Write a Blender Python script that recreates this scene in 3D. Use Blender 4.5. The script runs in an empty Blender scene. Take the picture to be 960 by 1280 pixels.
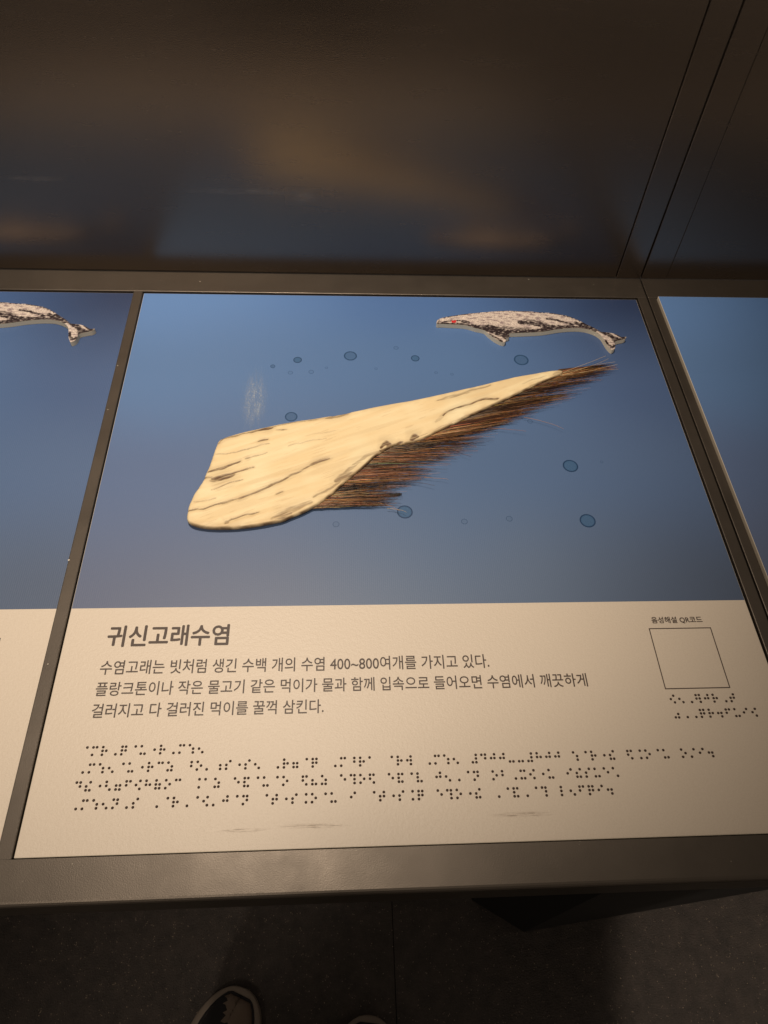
import bpy, bmesh, math, random
from mathutils import Vector, Matrix, noise
rnd = random.Random(7)
S = bpy.context.scene
COL = S.collection
TZ = 0.78                      # height of the printed panels above the floor

# ------------------------------------------------------------------ camera
cam_d = bpy.data.cameras.new('camera'); cam = bpy.data.objects.new('camera', cam_d); COL.objects.link(cam)
F = 911.0
Rm = Matrix(((0.99814643, -0.03882831, 0.04686211), (-0.00499693, -0.81971292, -0.57275279), (0.06065251, 0.57145699, -0.81838755)))
CC = Vector((0.19290572, -0.08660298, 0.47878516))
m3 = Rm.transposed() @ Matrix(((1, 0, 0), (0, -1, 0), (0, 0, -1)))
cam.matrix_world = Matrix.Translation(CC + Vector((0, 0, TZ))) @ m3.to_4x4()
cam_d.sensor_fit = 'HORIZONTAL'; cam_d.sensor_width = 36; cam_d.lens = F / 960 * 36
cam_d.clip_start = 0.01; cam_d.clip_end = 60
S.camera = cam

def un(u, v, z=0.0):
    """image point of the survey photo -> point on the horizontal plane z (relative to the panels)"""
    d = Rm.transposed() @ Vector(((u - 480) / F, (v - 640) / F, 1)); k = (z - CC.z) / d.z
    p = CC + k * d
    return (p.x, p.y)

# ------------------------------------------------------------------ world, lamps, exposure
W = bpy.data.worlds.new('World'); S.world = W; W.use_nodes = True
W.node_tree.nodes['Background'].inputs[0].default_value = (1.0, 0.80, 0.62, 1)
W.node_tree.nodes['Background'].inputs[1].default_value = 0.17
S.view_settings.view_transform = 'Standard'; S.view_settings.look = 'None'
S.view_settings.exposure = 0.0; S.view_settings.gamma = 1.0; S.view_settings.use_curve_mapping = False
WARM = (1.0, 0.83, 0.66)

def spot(name, loc, target, power, radius, size=60, blend=0.6, color=WARM):
    d = bpy.data.lights.new(name, 'SPOT'); d.energy = power; d.color = color
    d.shadow_soft_size = radius; d.spot_size = math.radians(size); d.spot_blend = blend
    o = bpy.data.objects.new(name, d); COL.objects.link(o); o.location = loc
    o.rotation_euler = (Vector(target) - Vector(loc)).to_track_quat('-Z', 'Y').to_euler()
    return o
spot('ceiling_spotlight', (-0.03, 0.58, 2.90), (0.06, 0.46, 0.78), 158, 0.05, 36, 1.0)
spot('ceiling_spotlight', (-0.40, -1.00, 2.85), (0.14, 0.44, 0.78), 66, 0.16, 40, 1.0)
spot('ceiling_spotlight', (-0.12, -0.85, 3.10), (0.12, -0.22, 0.0), 48, 0.012, 18, 1.0)
spot('ceiling_spotlight', (0.98, -0.50, 2.80), (0.98, -0.12, 0.0), 95, 0.02, 16.5, 0.25)

# ------------------------------------------------------------------ node helpers
class N:
    def __init__(s, name):
        s.m = bpy.data.materials.new(name); s.m.use_nodes = True; s.t = s.m.node_tree
        s.b = s.t.nodes['Principled BSDF']; s.out = s.t.nodes['Material Output']
        s.tc = s.t.nodes.new('ShaderNodeTexCoord')
    def n(s, t, **k):
        x = s.t.nodes.new(t)
        for a, b in k.items(): setattr(x, a, b)
        return x
    def l(s, a, b): s.t.links.new(a, b)
    def mapping(s, scale=(1, 1, 1), rot=(0, 0, 0), src='Object'):
        m = s.n('ShaderNodeMapping'); m.inputs['Scale'].default_value = scale; m.inputs['Rotation'].default_value = rot
        s.l(s.tc.outputs[src], m.inputs['Vector']); return m.outputs[0]
    def noise(s, scale, detail=4, rough=0.6, vec=None, dist=0.0):
        x = s.n('ShaderNodeTexNoise'); x.inputs['Scale'].default_value = scale; x.inputs['Detail'].default_value = detail
        x.inputs['Roughness'].default_value = rough; x.inputs['Distortion'].default_value = dist
        s.l(vec if vec is not None else s.tc.outputs['Object'], x.inputs['Vector']); return x.outputs['Fac']
    def ramp(s, f, stops, interp='LINEAR'):
        r = s.n('ShaderNodeValToRGB'); r.color_ramp.interpolation = interp
        e = r.color_ramp.elements
        while len(e) < len(stops): e.new(0.5)
        for q, (p, c) in zip(e, stops):
            q.position = p; q.color = (c, c, c, 1) if isinstance(c, (int, float)) else (*c, 1)
        s.l(f, r.inputs[0]); return r.outputs[0]
    def mix(s, f, a, b, mode='MIX'):
        x = s.n('ShaderNodeMix', data_type='RGBA', blend_type=mode)
        for v, i in ((f, 0), (a, 6), (b, 7)):
            if isinstance(v, (int, float)): x.inputs[i].default_value = v
            elif isinstance(v, tuple): x.inputs[i].default_value = (*v, 1)
            else: s.l(v, x.inputs[i])
        return x.outputs[2]
    def math(s, op, a, b=0.0, clamp=False):
        x = s.n('ShaderNodeMath', operation=op, use_clamp=clamp)
        for v, i in ((a, 0), (b, 1)):
            if isinstance(v, (int, float)): x.inputs[i].default_value = v
            else: s.l(v, x.inputs[i])
        return x.outputs[0]
    def set(s, color=None, rough=None, metal=None, spec=None):
        for k, v in (('Base Color', color), ('Roughness', rough), ('Metallic', metal), ('Specular IOR Level', spec)):
            if v is None: continue
            if isinstance(v, (int, float)): s.b.inputs[k].default_value = v
            elif isinstance(v, tuple): s.b.inputs[k].default_value = (*v, 1)
            else: s.l(v, s.b.inputs[k])
        return s
    def bump(s, h, strength=0.3, dist=0.0005, prev=None):
        x = s.n('ShaderNodeBump'); x.inputs['Strength'].default_value = strength; x.inputs['Distance'].default_value = dist
        s.l(h, x.inputs['Height'])
        if prev is not None: s.l(prev, x.inputs['Normal'])
        s.l(x.outputs[0], s.b.inputs['Normal']); return x.outputs[0]

def plain(name, c, rough=0.6, metal=0.0, spec=0.5):
    return N(name).set(c, rough, metal, spec).m

def mat_frame():
    k = N('powder_coated_steel')
    big = k.noise(9, 5, 0.65); fine = k.noise(1400, 2, 0.5)
    c = k.mix(k.ramp(big, [(0.3, 0.0), (0.75, 1.0)]), (0.084, 0.072, 0.060), (0.122, 0.104, 0.086))
    sp = k.n('ShaderNodeTexVoronoi'); sp.inputs['Scale'].default_value = 260; k.l(k.tc.outputs['Object'], sp.inputs['Vector'])
    gate = k.ramp(k.noise(60, 2, 0.5), [(0.62, 0.0), (0.7, 1.0)])
    dust = k.math('MULTIPLY', k.ramp(sp.outputs['Distance'], [(0.07, 1.0), (0.13, 0.0)]), gate)
    c = k.mix(k.math('MULTIPLY', dust, 0.55), c, (0.42, 0.38, 0.32))
    r = k.math('MULTIPLY_ADD', k.noise(22, 6, 0.7), 0.22)
    k.t.nodes[-1].inputs[2].default_value = 0.30
    k.set(c, r, 0.70, 0.5); k.bump(fine, 0.20, 0.0003)
    return k.m

def mat_wall():
    k = N('dark_satin_steel')
    big = k.noise(3.2, 5, 0.6)
    c = k.mix(big, (0.180, 0.148, 0.122), (0.225, 0.184, 0.150))
    v = k.mapping((1, 1, 9)); wipe = k.noise(14, 5, 0.7, v)
    sp = k.n('ShaderNodeTexVoronoi'); sp.inputs['Scale'].default_value = 120; k.l(k.tc.outputs['Object'], sp.inputs['Vector'])
    gate = k.ramp(k.noise(11, 2, 0.5), [(0.58, 0.0), (0.66, 1.0)])
    dust = k.math('MULTIPLY', k.ramp(sp.outputs['Distance'], [(0.05, 1.0), (0.10, 0.0)]), gate)
    c = k.mix(k.math('MULTIPLY', dust, 0.35), c, (0.30, 0.27, 0.24))
    r = k.math('MULTIPLY_ADD', wipe, 0.07); k.t.nodes[-1].inputs[2].default_value = 0.23
    k.set(c, r, 0.92, 0.5); k.bump(k.noise(900, 2, 0.5), 0.25, 0.0002)
    return k.m

def mat_scuff(name, col, scale, thr, streak=(1, 1, 1), strength=0.5):
    """a worn patch: a transparent skin with broken pale marks, fading out at its rim"""
    k = N(name)
    n1 = k.noise(scale, 6, 0.75, k.mapping(streak)); n2 = k.noise(scale * 7, 3, 0.7, k.mapping(streak))
    f = k.math('MULTIPLY', k.ramp(n1, [(thr, 0.0), (thr + 0.22, 1.0)]), k.ramp(n2, [(0.42, 0.0), (0.62, 1.0)]))
    g = k.n('ShaderNodeTexGradient', gradient_type='QUADRATIC_SPHERE')
    mp = k.n('ShaderNodeMapping'); mp.inputs['Location'].default_value = (-1, -1, -1); mp.inputs['Scale'].default_value = (2, 2, 2)
    k.l(k.tc.outputs['Generated'], mp.inputs['Vector'])
    sep = k.n('ShaderNodeSeparateXYZ'); k.l(mp.outputs[0], sep.inputs[0])
    cmb = k.n('ShaderNodeCombineXYZ'); k.l(sep.outputs[0], cmb.inputs[0])
    k.l(sep.outputs[2 if name.startswith('wall') else 1], cmb.inputs[1]); k.l(cmb.outputs[0], g.inputs[0])
    a = k.math('MULTIPLY', f, k.ramp(g.outputs['Fac'], [(0.0, 0.0), (0.35, 1.0)]))
    a = k.math('MULTIPLY', a, strength)
    k.set(col, 0.6); k.l(a, k.b.inputs['Alpha'])
    return k.m

def mat_beige():
    k = N('matte_cream_print')
    big = k.noise(7, 4, 0.6); g = k.noise(900, 3, 0.7); g2 = k.noise(330, 2, 0.6)
    c = k.mix(big, (0.665, 0.590, 0.495), (0.705, 0.630, 0.530))
    c = k.mix(k.math('MULTIPLY', k.ramp(g, [(0.35, 1.0), (0.6, 0.0)]), 0.16), c, (0.44, 0.37, 0.29))
    k.set(c, 0.42, 0.0, 0.5)
    h = k.math('ADD', g, g2); k.bump(h, 0.40, 0.00035)
    return k.m

def mat_sea():
    k = N('printed_sea_blue')
    sep = k.n('ShaderNodeSeparateXYZ'); k.l(k.tc.outputs['Object'], sep.inputs[0])
    X = k.math('DIVIDE', sep.outputs[0], 0.5); Y = k.math('DIVIDE', k.math('SUBTRACT', sep.outputs[1], 0.164), 0.3506)
    # three column gradients blended across the print: palest upper left, darkest upper right
    wob = k.math('MULTIPLY', k.math('SUBTRACT', k.noise(4, 2, 0.5), 0.5), 0.22)
    X = k.math('ADD', X, wob); Y = k.math('ADD', Y, wob)
    lc = k.ramp(Y, [(0.0, (0.112, 0.142, 0.237)), (0.35, (0.103, 0.162, 0.319)), (0.7, (0.107, 0.211, 0.440)), (1.0, (0.125, 0.260, 0.572))], 'EASE')
    mc = k.ramp(Y, [(0.0, (0.112, 0.167, 0.275)), (0.35, (0.082, 0.152, 0.308)), (0.7, (0.086, 0.176, 0.380)), (1.0, (0.073, 0.162, 0.396))], 'EASE')
    rc = k.ramp(Y, [(0.0, (0.080, 0.115, 0.195)), (0.35, (0.085, 0.145, 0.29)), (0.68, (0.066, 0.118, 0.262)), (1.0, (0.022, 0.040, 0.110))], 'EASE')
    c = k.mix(k.ramp(X, [(0.05, 0.0), (0.55, 1.0)], 'EASE'), lc, mc)
    c = k.mix(k.ramp(X, [(0.55, 0.0), (1.0, 1.0)], 'EASE'), c, rc)
    # weave of the printed film
    wv = k.n('ShaderNodeTexWave', wave_type='BANDS', bands_direction='X'); wv.inputs['Scale'].default_value = 210; wv.inputs['Distortion'].default_value = 0.6
    wv.inputs['Detail'].default_value = 1
    k.l(k.tc.outputs['Object'], wv.inputs['Vector'])
    c = k.mix(k.math('MULTIPLY', wv.outputs['Fac'], 0.09), c, (0.10, 0.20, 0.36))
    g = k.noise(800, 3, 0.7)
    k.set(c, 0.40, 0.0, 0.5)
    k.bump(k.math('ADD', g, k.math('MULTIPLY', wv.outputs['Fac'], 0.3)), 0.25, 0.0003)
    return k.m

def mat_floor():
    k = N('dark_speckled_floor')
    n1 = k.noise(38, 8, 0.75); n2 = k.noise(420, 3, 0.6)
    c = k.mix(k.ramp(n1, [(0.35, 0.0), (0.65, 1.0)]), (0.030, 0.025, 0.023), (0.066, 0.053, 0.046))
    v = k.n('ShaderNodeTexVoronoi'); v.inputs['Scale'].default_value = 340; k.l(k.tc.outputs['Object'], v.inputs['Vector'])
    chip = k.math('MULTIPLY', k.ramp(v.outputs['Distance'], [(0.15, 1.0), (0.3, 0.0)]), k.ramp(k.noise(150, 2, 0.5), [(0.55, 0.0), (0.63, 1.0)]))
    c = k.mix(k.math('MULTIPLY', chip, 0.9), c, (0.34, 0.27, 0.20))
    k.set(c, k.ramp(n2, [(0.3, 0.35), (0.7, 0.75)]), 0.0, 0.5)
    k.bump(k.math('ADD', n2, k.math('MULTIPLY', n1, 1.5)), 0.9, 0.0022)
    return k.m

def mat_attr(name, rough=0.6, spec=0.4, bumpsc=None, bstr=0.3, bd=0.0003, grain=None):
    k = N(name); a = k.n('ShaderNodeAttribute', attribute_name='paint')
    c = a.outputs['Color']
    if grain:
        v = k.mapping(grain[0], (0, 0, grain[1])); g = k.noise(grain[2], 5, 0.65, v)
        c = k.mix(k.math('MULTIPLY', k.ramp(g, [(0.38, 0.0), (0.75, 1.0)]), grain[3]), c, grain[4])
    k.set(c, rough, 0.0, spec)
    if bumpsc: k.bump(k.noise(bumpsc, 4, 0.6), bstr, bd)
    return k.m

def mat_bubble(name, fill, ring, col, fillcol):
    k = N(name)
    sep = k.n('ShaderNodeSeparateXYZ'); k.l(k.tc.outputs['Generated'], sep.inputs[0])
    dx = k.math('MULTIPLY', k.math('SUBTRACT', sep.outputs[0], 0.5), 2.0); dy = k.math('MULTIPLY', k.math('SUBTRACT', sep.outputs[1], 0.5), 2.0)
    r = k.math('SQRT', k.math('ADD', k.math('MULTIPLY', dx, dx), k.math('MULTIPLY', dy, dy)))
    rr = k.ramp(r, [(0.0, 0.0), (0.72, 0.0), (0.86, 1.0), (0.92, 1.0), (1.0, 0.0)])
    ff = k.ramp(r, [(0.0, 1.0), (0.88, 1.0), (0.95, 0.0)])
    a = k.math('ADD', k.math('MULTIPLY', ff, fill), k.math('MULTIPLY', rr, ring), clamp=True)
    c = k.mix(rr, fillcol, col)
    k.set(c, 0.42, 0.0, 0.5); k.l(a, k.b.inputs['Alpha'])
    return k.m

M = dict(frame=mat_frame(), wall=mat_wall(), beige=mat_beige(), sea=mat_sea(), floor=mat_floor(),
         edge=plain('cream_board_edge', (0.62, 0.56, 0.46), 0.6), foam=plain('cream_foam_edge', (0.88, 0.81, 0.63), 0.65),
         ink=plain('brown_black_ink', (0.055, 0.035, 0.026), 0.5), braille=plain('dark_braille_dot', (0.036, 0.014, 0.007), 0.4),
         black=plain('black_paint', (0.004, 0.004, 0.004), 0.7), red=plain('red_marker', (0.62, 0.02, 0.025), 0.5),
         whale=mat_attr('printed_grey_whale', 0.5, 0.4, 700, 0.3, 0.0003),
         baleen=mat_attr('aged_ivory_keratin', 0.52, 0.35, 420, 0.35, 0.0006, ((1.0, 14.0, 1.0), math.radians(-24), 22, 0.25, (0.82, 0.66, 0.38))),
         hair=mat_attr('baleen_hair', 0.42, 0.5),
         joint=plain('floor_joint', (0.004, 0.004, 0.004), 0.9),
         rubber=N('shoe_rubber').set((0.20, 0.165, 0.135), 0.6).m, canvas=N('shoe_canvas').set((0.012, 0.011, 0.013), 0.9).m,
         cloth=plain('dark_cloth', (0.012, 0.012, 0.014), 0.9), skin=plain('skin', (0.45, 0.27, 0.19), 0.5), hairdark=plain('black_hair', (0.01, 0.008, 0.007), 0.5),
         white=plain('pale_lining', (0.42, 0.38, 0.34), 0.8))
# leather-like variation on shoe rubber
_k = N('shoe_toe_leather'); _k.set(_k.mix(_k.noise(60, 4, 0.6), (0.12, 0.088, 0.065), (0.17, 0.125, 0.095)), 0.55); _k.bump(_k.noise(500, 3), 0.3, 0.0003); M['toe'] = _k.m

# ------------------------------------------------------------------ object helpers
def link(o, parent=None):
    COL.objects.link(o)
    if parent is not None: o.parent = parent
    return o
def tag(o, label=None, cat=None, group=None, kind=None):
    for k, v in (('label', label), ('category', cat), ('group', group), ('kind', kind)):
        if v: o[k] = v
    return o
def empty(name, loc=(0, 0, 0), label=None, cat=None, group=None):
    o = bpy.data.objects.new(name, None); o.empty_display_size = 0.05; o.location = loc; link(o)
    return tag(o, label, cat, group)
def mesh(name, verts, faces, mats, parent=None, smooth=False, fm=None):
    me = bpy.data.meshes.new(name); me.from_pydata([tuple(v) for v in verts], [], faces)
    for m in (mats if isinstance(mats, (list, tuple)) else [mats]): me.materials.append(m)
    if fm: me.polygons.foreach_set('material_index', fm)
    if smooth: me.polygons.foreach_set('use_smooth', [True] * len(me.polygons))
    me.update(); return link(bpy.data.objects.new(name, me), parent)
def bmobj(name, bm, mat, parent=None, smooth=False):
    me = bpy.data.meshes.new(name); bmesh.ops.recalc_face_normals(bm, faces=bm.faces); bm.to_mesh(me); bm.free()
    for m in (mat if isinstance(mat, (list, tuple)) else [mat]): me.materials.append(m)
    if smooth:
        for p in me.polygons: p.use_smooth = True
    return link(bpy.data.objects.new(name, me), parent)
def box(name, x0, x1, y0, y1, z0, z1, mat, parent=None, bevel=0.0, seg=2, only=None):
    bm = bmesh.new(); bmesh.ops.create_cube(bm, size=1)
    for v in bm.verts: v.co = Vector((x0 + (v.co.x + .5) * (x1 - x0), y0 + (v.co.y + .5) * (y1 - y0), z0 + (v.co.z + .5) * (z1 - z0)))
    if bevel:
        es = [e for e in bm.edges if only is None or only(e)]
        bmesh.ops.bevel(bm, geom=es, offset=bevel, segments=seg, profile=0.5, affect='EDGES')
    o = bmobj(name, bm, mat, parent, smooth=False)
    return o

# ------------------------------------------------------------------ floor and wall
JX = 0.270
for x0, x1 in ((-3.0, JX - 0.0008), (JX + 0.0008, 4.0)):
    o = box('floor', x0, x1, -4.0, 2.0, -0.02, 0.0, M['floor']); tag(o, kind='structure')
o = box('floor_joint', JX - 0.0008, JX + 0.0008, -4.0, 2.0, -0.02, -0.0015, M['joint']); tag(o, kind='structure')

lean = math.radians(2.9)
FT = 0.0015                     # frame top above the panels
WY = 0.5465
def wall_unit(x0, x1, stile, label, name='back_panel'):
    """leaning steel back: a field sheet between a stile strip, standing on the table's rear edge"""
    r = empty(name, (0, WY, TZ + FT), label, 'wall panel', 'steel back panels behind the display table'); r.rotation_euler = (-lean, 0, 0)
    h = 0.50
    if stile == 'right':
        box('sheet', x0, x1 - 0.0262, 0.0, 0.012, 0.0006, h, M['wall'], r, 0.0008)
        box('stile', x1 - 0.0256, x1, -0.0008, 0.012, 0.0006, h, M['wall'], r, 0.0007)
    else:
        box('stile', x0, x0 + 0.0270, -0.0008, 0.012, 0.0006, h, M['wall'], r, 0.0007)
        box('sheet', x0 + 0.0275, x1, 0.0, 0.012, 0.0006, h, M['wall'], r, 0.0004)
    return r
SEAM = 0.5117
wl = wall_unit(-1.0, SEAM - 0.0006, 'right', 'wide dark steel back panel with cloudy reflections behind the middle of the table')
wr = wall_unit(SEAM + 0.0008, 1.35, 'left', 'dark steel back panel right of the black seam')

# ------------------------------------------------------------------ display tables
SB = -0.004                     # tray under the boards
def table(name, x0, x1, stiles, openings, label, ped):
    r = empty(name, ((x0 + x1) / 2, 0.26, 0), label, 'display table', 'steel display tables side by side')
    cx = (x0 + x1) / 2; cy = 0.26
    def b(n, a0, a1, b0, b1, c0, c1, bev=0.0, only=None, mat='frame', seg=2):
        return box(n, a0 - cx, a1 - cx, b0 - cy, b1 - cy, c0 + TZ, c1 + TZ, M[mat], r, bev, seg, only)
    # rails run the full length, stiles butt between them
    b('rail', x0, x1, -0.0262, -0.0009, -0.030, FT, 0.003, lambda e: all(v.co.y < -0.02 - cy for v in e.verts) and all(v.co.z > TZ for v in e.verts), seg=4)
    b('rail', x0, x1, 0.5154, 0.5462, -0.030, FT, 0.0006)
    for a0, a1 in stiles: b('stile', a0, a1, -0.0009, 0.5154, -0.030, FT, 0.0006)
    for a0, a1 in openings: b('tray', a0, a1, -0.0009, 0.5154, -0.012, -0.0055, mat='black')
    pts, (zz) = ped, TZ - 0.0305
    n = len(pts)
    vs = [(x - cx, y - cy, 0.0) for x, y in pts] + [(x - cx, y - cy, zz) for x, y in pts]
    fs = [tuple(range(n - 1, -1, -1)), tuple(range(n, 2 * n))] + [(i, (i + 1) % n, n + (i + 1) % n, n + i) for i in range(n)]
    mesh('pedestal', vs, fs, M['black'], r)
    return r
table('display_table', -0.5215, SEAM - 0.0006, [(-0.5215, -0.5115), (-0.0098, -0.0007), (0.5012, SEAM - 0.0006)], [(-0.5115, -0.0098), (-0.0007, 0.5012)],
      'brown steel display table framing the cream and blue panels with the baleen', [(-0.50, 0.06), (-0.38, 0.06), (-0.38, 0.53), (-0.50, 0.53)])
table('display_table', SEAM + 0.0008, 1.34, [(SEAM + 0.0008, 0.5212), (1.035, 1.045), (1.33, 1.34)], [(0.5212, 1.035), (1.045, 1.33)],
      'brown steel display table right of the narrow black seam, standing on a black pedestal', [(0.394, 0.060), (0.4685, 0.0146), (0.867, 0.059), (0.867, 0.53), (0.394, 0.53)])

# ------------------------------------------------------------------ writing
def text_mesh(body, bold=0.0):
    c = bpy.data.curves.new('t', 'FONT'); c.body = body; c.offset = bold; c.resolution_u = 3
    o = bpy.data.objects.new('t', c); COL.objects.link(o); bpy.context.view_layer.update()
    me = bpy.data.meshes.new_from_object(o.evaluated_get(bpy.context.evaluated_depsgraph_get()))
    bpy.data.objects.remove(o); bpy.data.curves.remove(c)
    return me
def text(name, body, x0, x1, y0, y1, z, parent, bold=0.0, mat='ink'):
    me = text_mesh(body, 0.0); me.name = name
    xs = [v.co.x for v in me.vertices]; ys = [v.co.y for v in me.vertices]
    ax, bx, ay, by = min(xs), max(xs), min(ys), max(ys)
    for v in me.vertices: v.co = Vector((x0 + (v.co.x - ax) / (bx - ax) * (x1 - x0), y0 + (v.co.y - ay) / (by - ay) * (y1 - y0), z))
    if bold:      # heavier print: the same glyph sheet laid down again, a hair to each side, each film above the last
        bm = bmesh.new(); bm.from_mesh(me); src = list(bm.faces)
        for i, (dx, dy) in enumerate(((-bold, 0), (bold, 0), (0, bold), (0, -bold))):
            g = bmesh.ops.duplicate(bm, geom=src)['geom']
            for v in g:
                if isinstance(v, bmesh.types.BMVert): v.co += Vector((dx, dy, 0.00003 * (i + 1)))
        bm.to_mesh(me); bm.free()
    me.materials.clear(); me.materials.append(M[mat])
    return link(bpy.data.objects.new(name, me), parent)

CHO = 'ㄱㄲㄴㄷㄸㄹㅁㅂㅃㅅㅆㅇㅈㅉㅊㅋㅌㅍㅎ'
JUNG = 'ㅏㅐㅑㅒㅓㅔㅕㅖㅗㅘㅙㅚㅛㅜㅝㅞㅟㅠㅡㅢㅣ'
JONG = ' ㄱㄲㄳㄴㄵㄶㄷㄹㄺㄻㄼㄽㄾㄿㅀㅁㅂㅄㅅㅆㅇㅈㅊㅋㅌㅍㅎ'
BC = dict(zip('ㄱㄴㄷㄹㅁㅂㅅㅈㅊㅋㅌㅍㅎ', '4 14 24 5 15 45 6 46 56 124 125 145 245'.split()))
for a, b in zip('ㄲㄸㅃㅆㅉ', 'ㄱㄷㅂㅅㅈ'): BC[a] = '6 ' + BC[b]
BC['ㅇ'] = ''
BV = dict(zip(JUNG, ['126', '1235', '345', '345 1235', '234', '1345', '156', '34', '136', '1236', '1236 1235', '13456', '346', '134', '1234', '1234 1235', '134 1235', '146', '246', '2456', '135']))
BF = dict(zip('ㄱㄴㄷㄹㅁㅂㅅㅇㅈㅊㅋㅌㅍㅎㅆㄲ', '1 25 35 2 26 12 3 2356 13 23 235 236 256 356 34 1-1'.replace('-', '_').split()))
BF['ㄲ'] = '1 1'; BF[' '] = ''
AB = {('ㅓ', 'ㄱ'): '1456', ('ㅓ', 'ㄴ'): '23456', ('ㅓ', 'ㄹ'): '2345', ('ㅕ', 'ㄴ'): '16', ('ㅕ', 'ㄹ'): '1256', ('ㅕ', 'ㅇ'): '12456', ('ㅗ', 'ㄱ'): '1346', ('ㅗ', 'ㄴ'): '12356',
      ('ㅗ', 'ㅇ'): '123456', ('ㅜ', 'ㄴ'): '1245', ('ㅜ', 'ㄹ'): '12346', ('ㅡ', 'ㄴ'): '1356', ('ㅡ', 'ㄹ'): '2346', ('ㅣ', 'ㄴ'): '12345'}
AA = dict(zip('ㄱㄴㄷㅁㅂㅅㅈㅋㅌㅍㅎ', '1246 14 24 15 45 123 46 124 125 145 245'.split()))
AA['ㄲ'] = '6 1246'
def braille(s):
    out = []
    for i, ch in enumerate(s):
        if ch == ' ': out.append(''); continue
        if ch == '.': out.append('256'); continue
        if ch == '~': out += ['36', '36']; continue
        if ch.isdigit():
            if i == 0 or not s[i - 1].isdigit(): out.append('3456')
            out.append(dict(zip('1234567890', '1 12 14 145 15 124 1245 125 24 245'.split()))[ch]); continue
        k = ord(ch) - 0xAC00
        if k < 0: continue
        c, v, f = CHO[k // 588], JUNG[k % 588 // 28], JONG[k % 28]
        if c == 'ㅅ' and (v, f) == ('ㅓ', 'ㅇ'): out += ['6', '12456']; continue
        if (v, f) in AB: out += BC[c].split() + [AB[(v, f)]]; continue
        if v == 'ㅏ' and c in AA:
            nxt = s[i + 1] if i + 1 < len(s) else ' '
            vow = '가' <= nxt <= '힣' and CHO[(ord(nxt) - 0xAC00) // 588] == 'ㅇ'
            if f != ' ' or not vow or c in 'ㄱㅅㄲ': out += AA[c].split() + BF[f].split(); continue
        out += BC[c].split() + BV[v].split() + BF[f].split()
    return out
def dots(name, rows, z, parent, label=None):
    """rows: (x of the first cell's left column, y of its top dots, cells)"""
    vs, fs = [], []
    R0, hh = 0.00092, 0.0007
    for x0, y0, cells in rows:
        for i, c in enumerate(cells):
            for d in c:
                d = int(d); x = x0 + i * 0.00611 + (0.0023 if d > 3 else 0); y = y0 - ((d - 1) % 3) * 0.0024
                x += rnd.uniform(-.00006, .00006); y += rnd.uniform(-.00006, .00006)
                b = len(vs)
                for rr, zz in ((1, 0), (0.8, 0.62)):
                    for q in range(8): vs.append((x + R0 * rr * math.cos(q * math.pi / 4), y + R0 * rr * math.sin(q * math.pi / 4), z + hh * zz))
                vs.append((x, y, z + hh))
                for q in range(8):
                    fs.append((b + q, b + (q + 1) % 8, b + 8 + (q + 1) % 8, b + 8 + q)); fs.append((b + 8 + q, b + 8 + (q + 1) % 8, b + 16))
    o = mesh(name, vs, fs, M['braille'], parent, smooth=True); tag(o, label, kind='stuff'); return o

def rect(name, x0, x1, y0, y1, z, mat, parent, nx=1, ny=1):
    return mesh(name, [(x0, y0, z), (x1, y0, z), (x1, y1, z), (x0, y1, z)], [(0, 1, 2, 3)], M[mat], parent)

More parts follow.
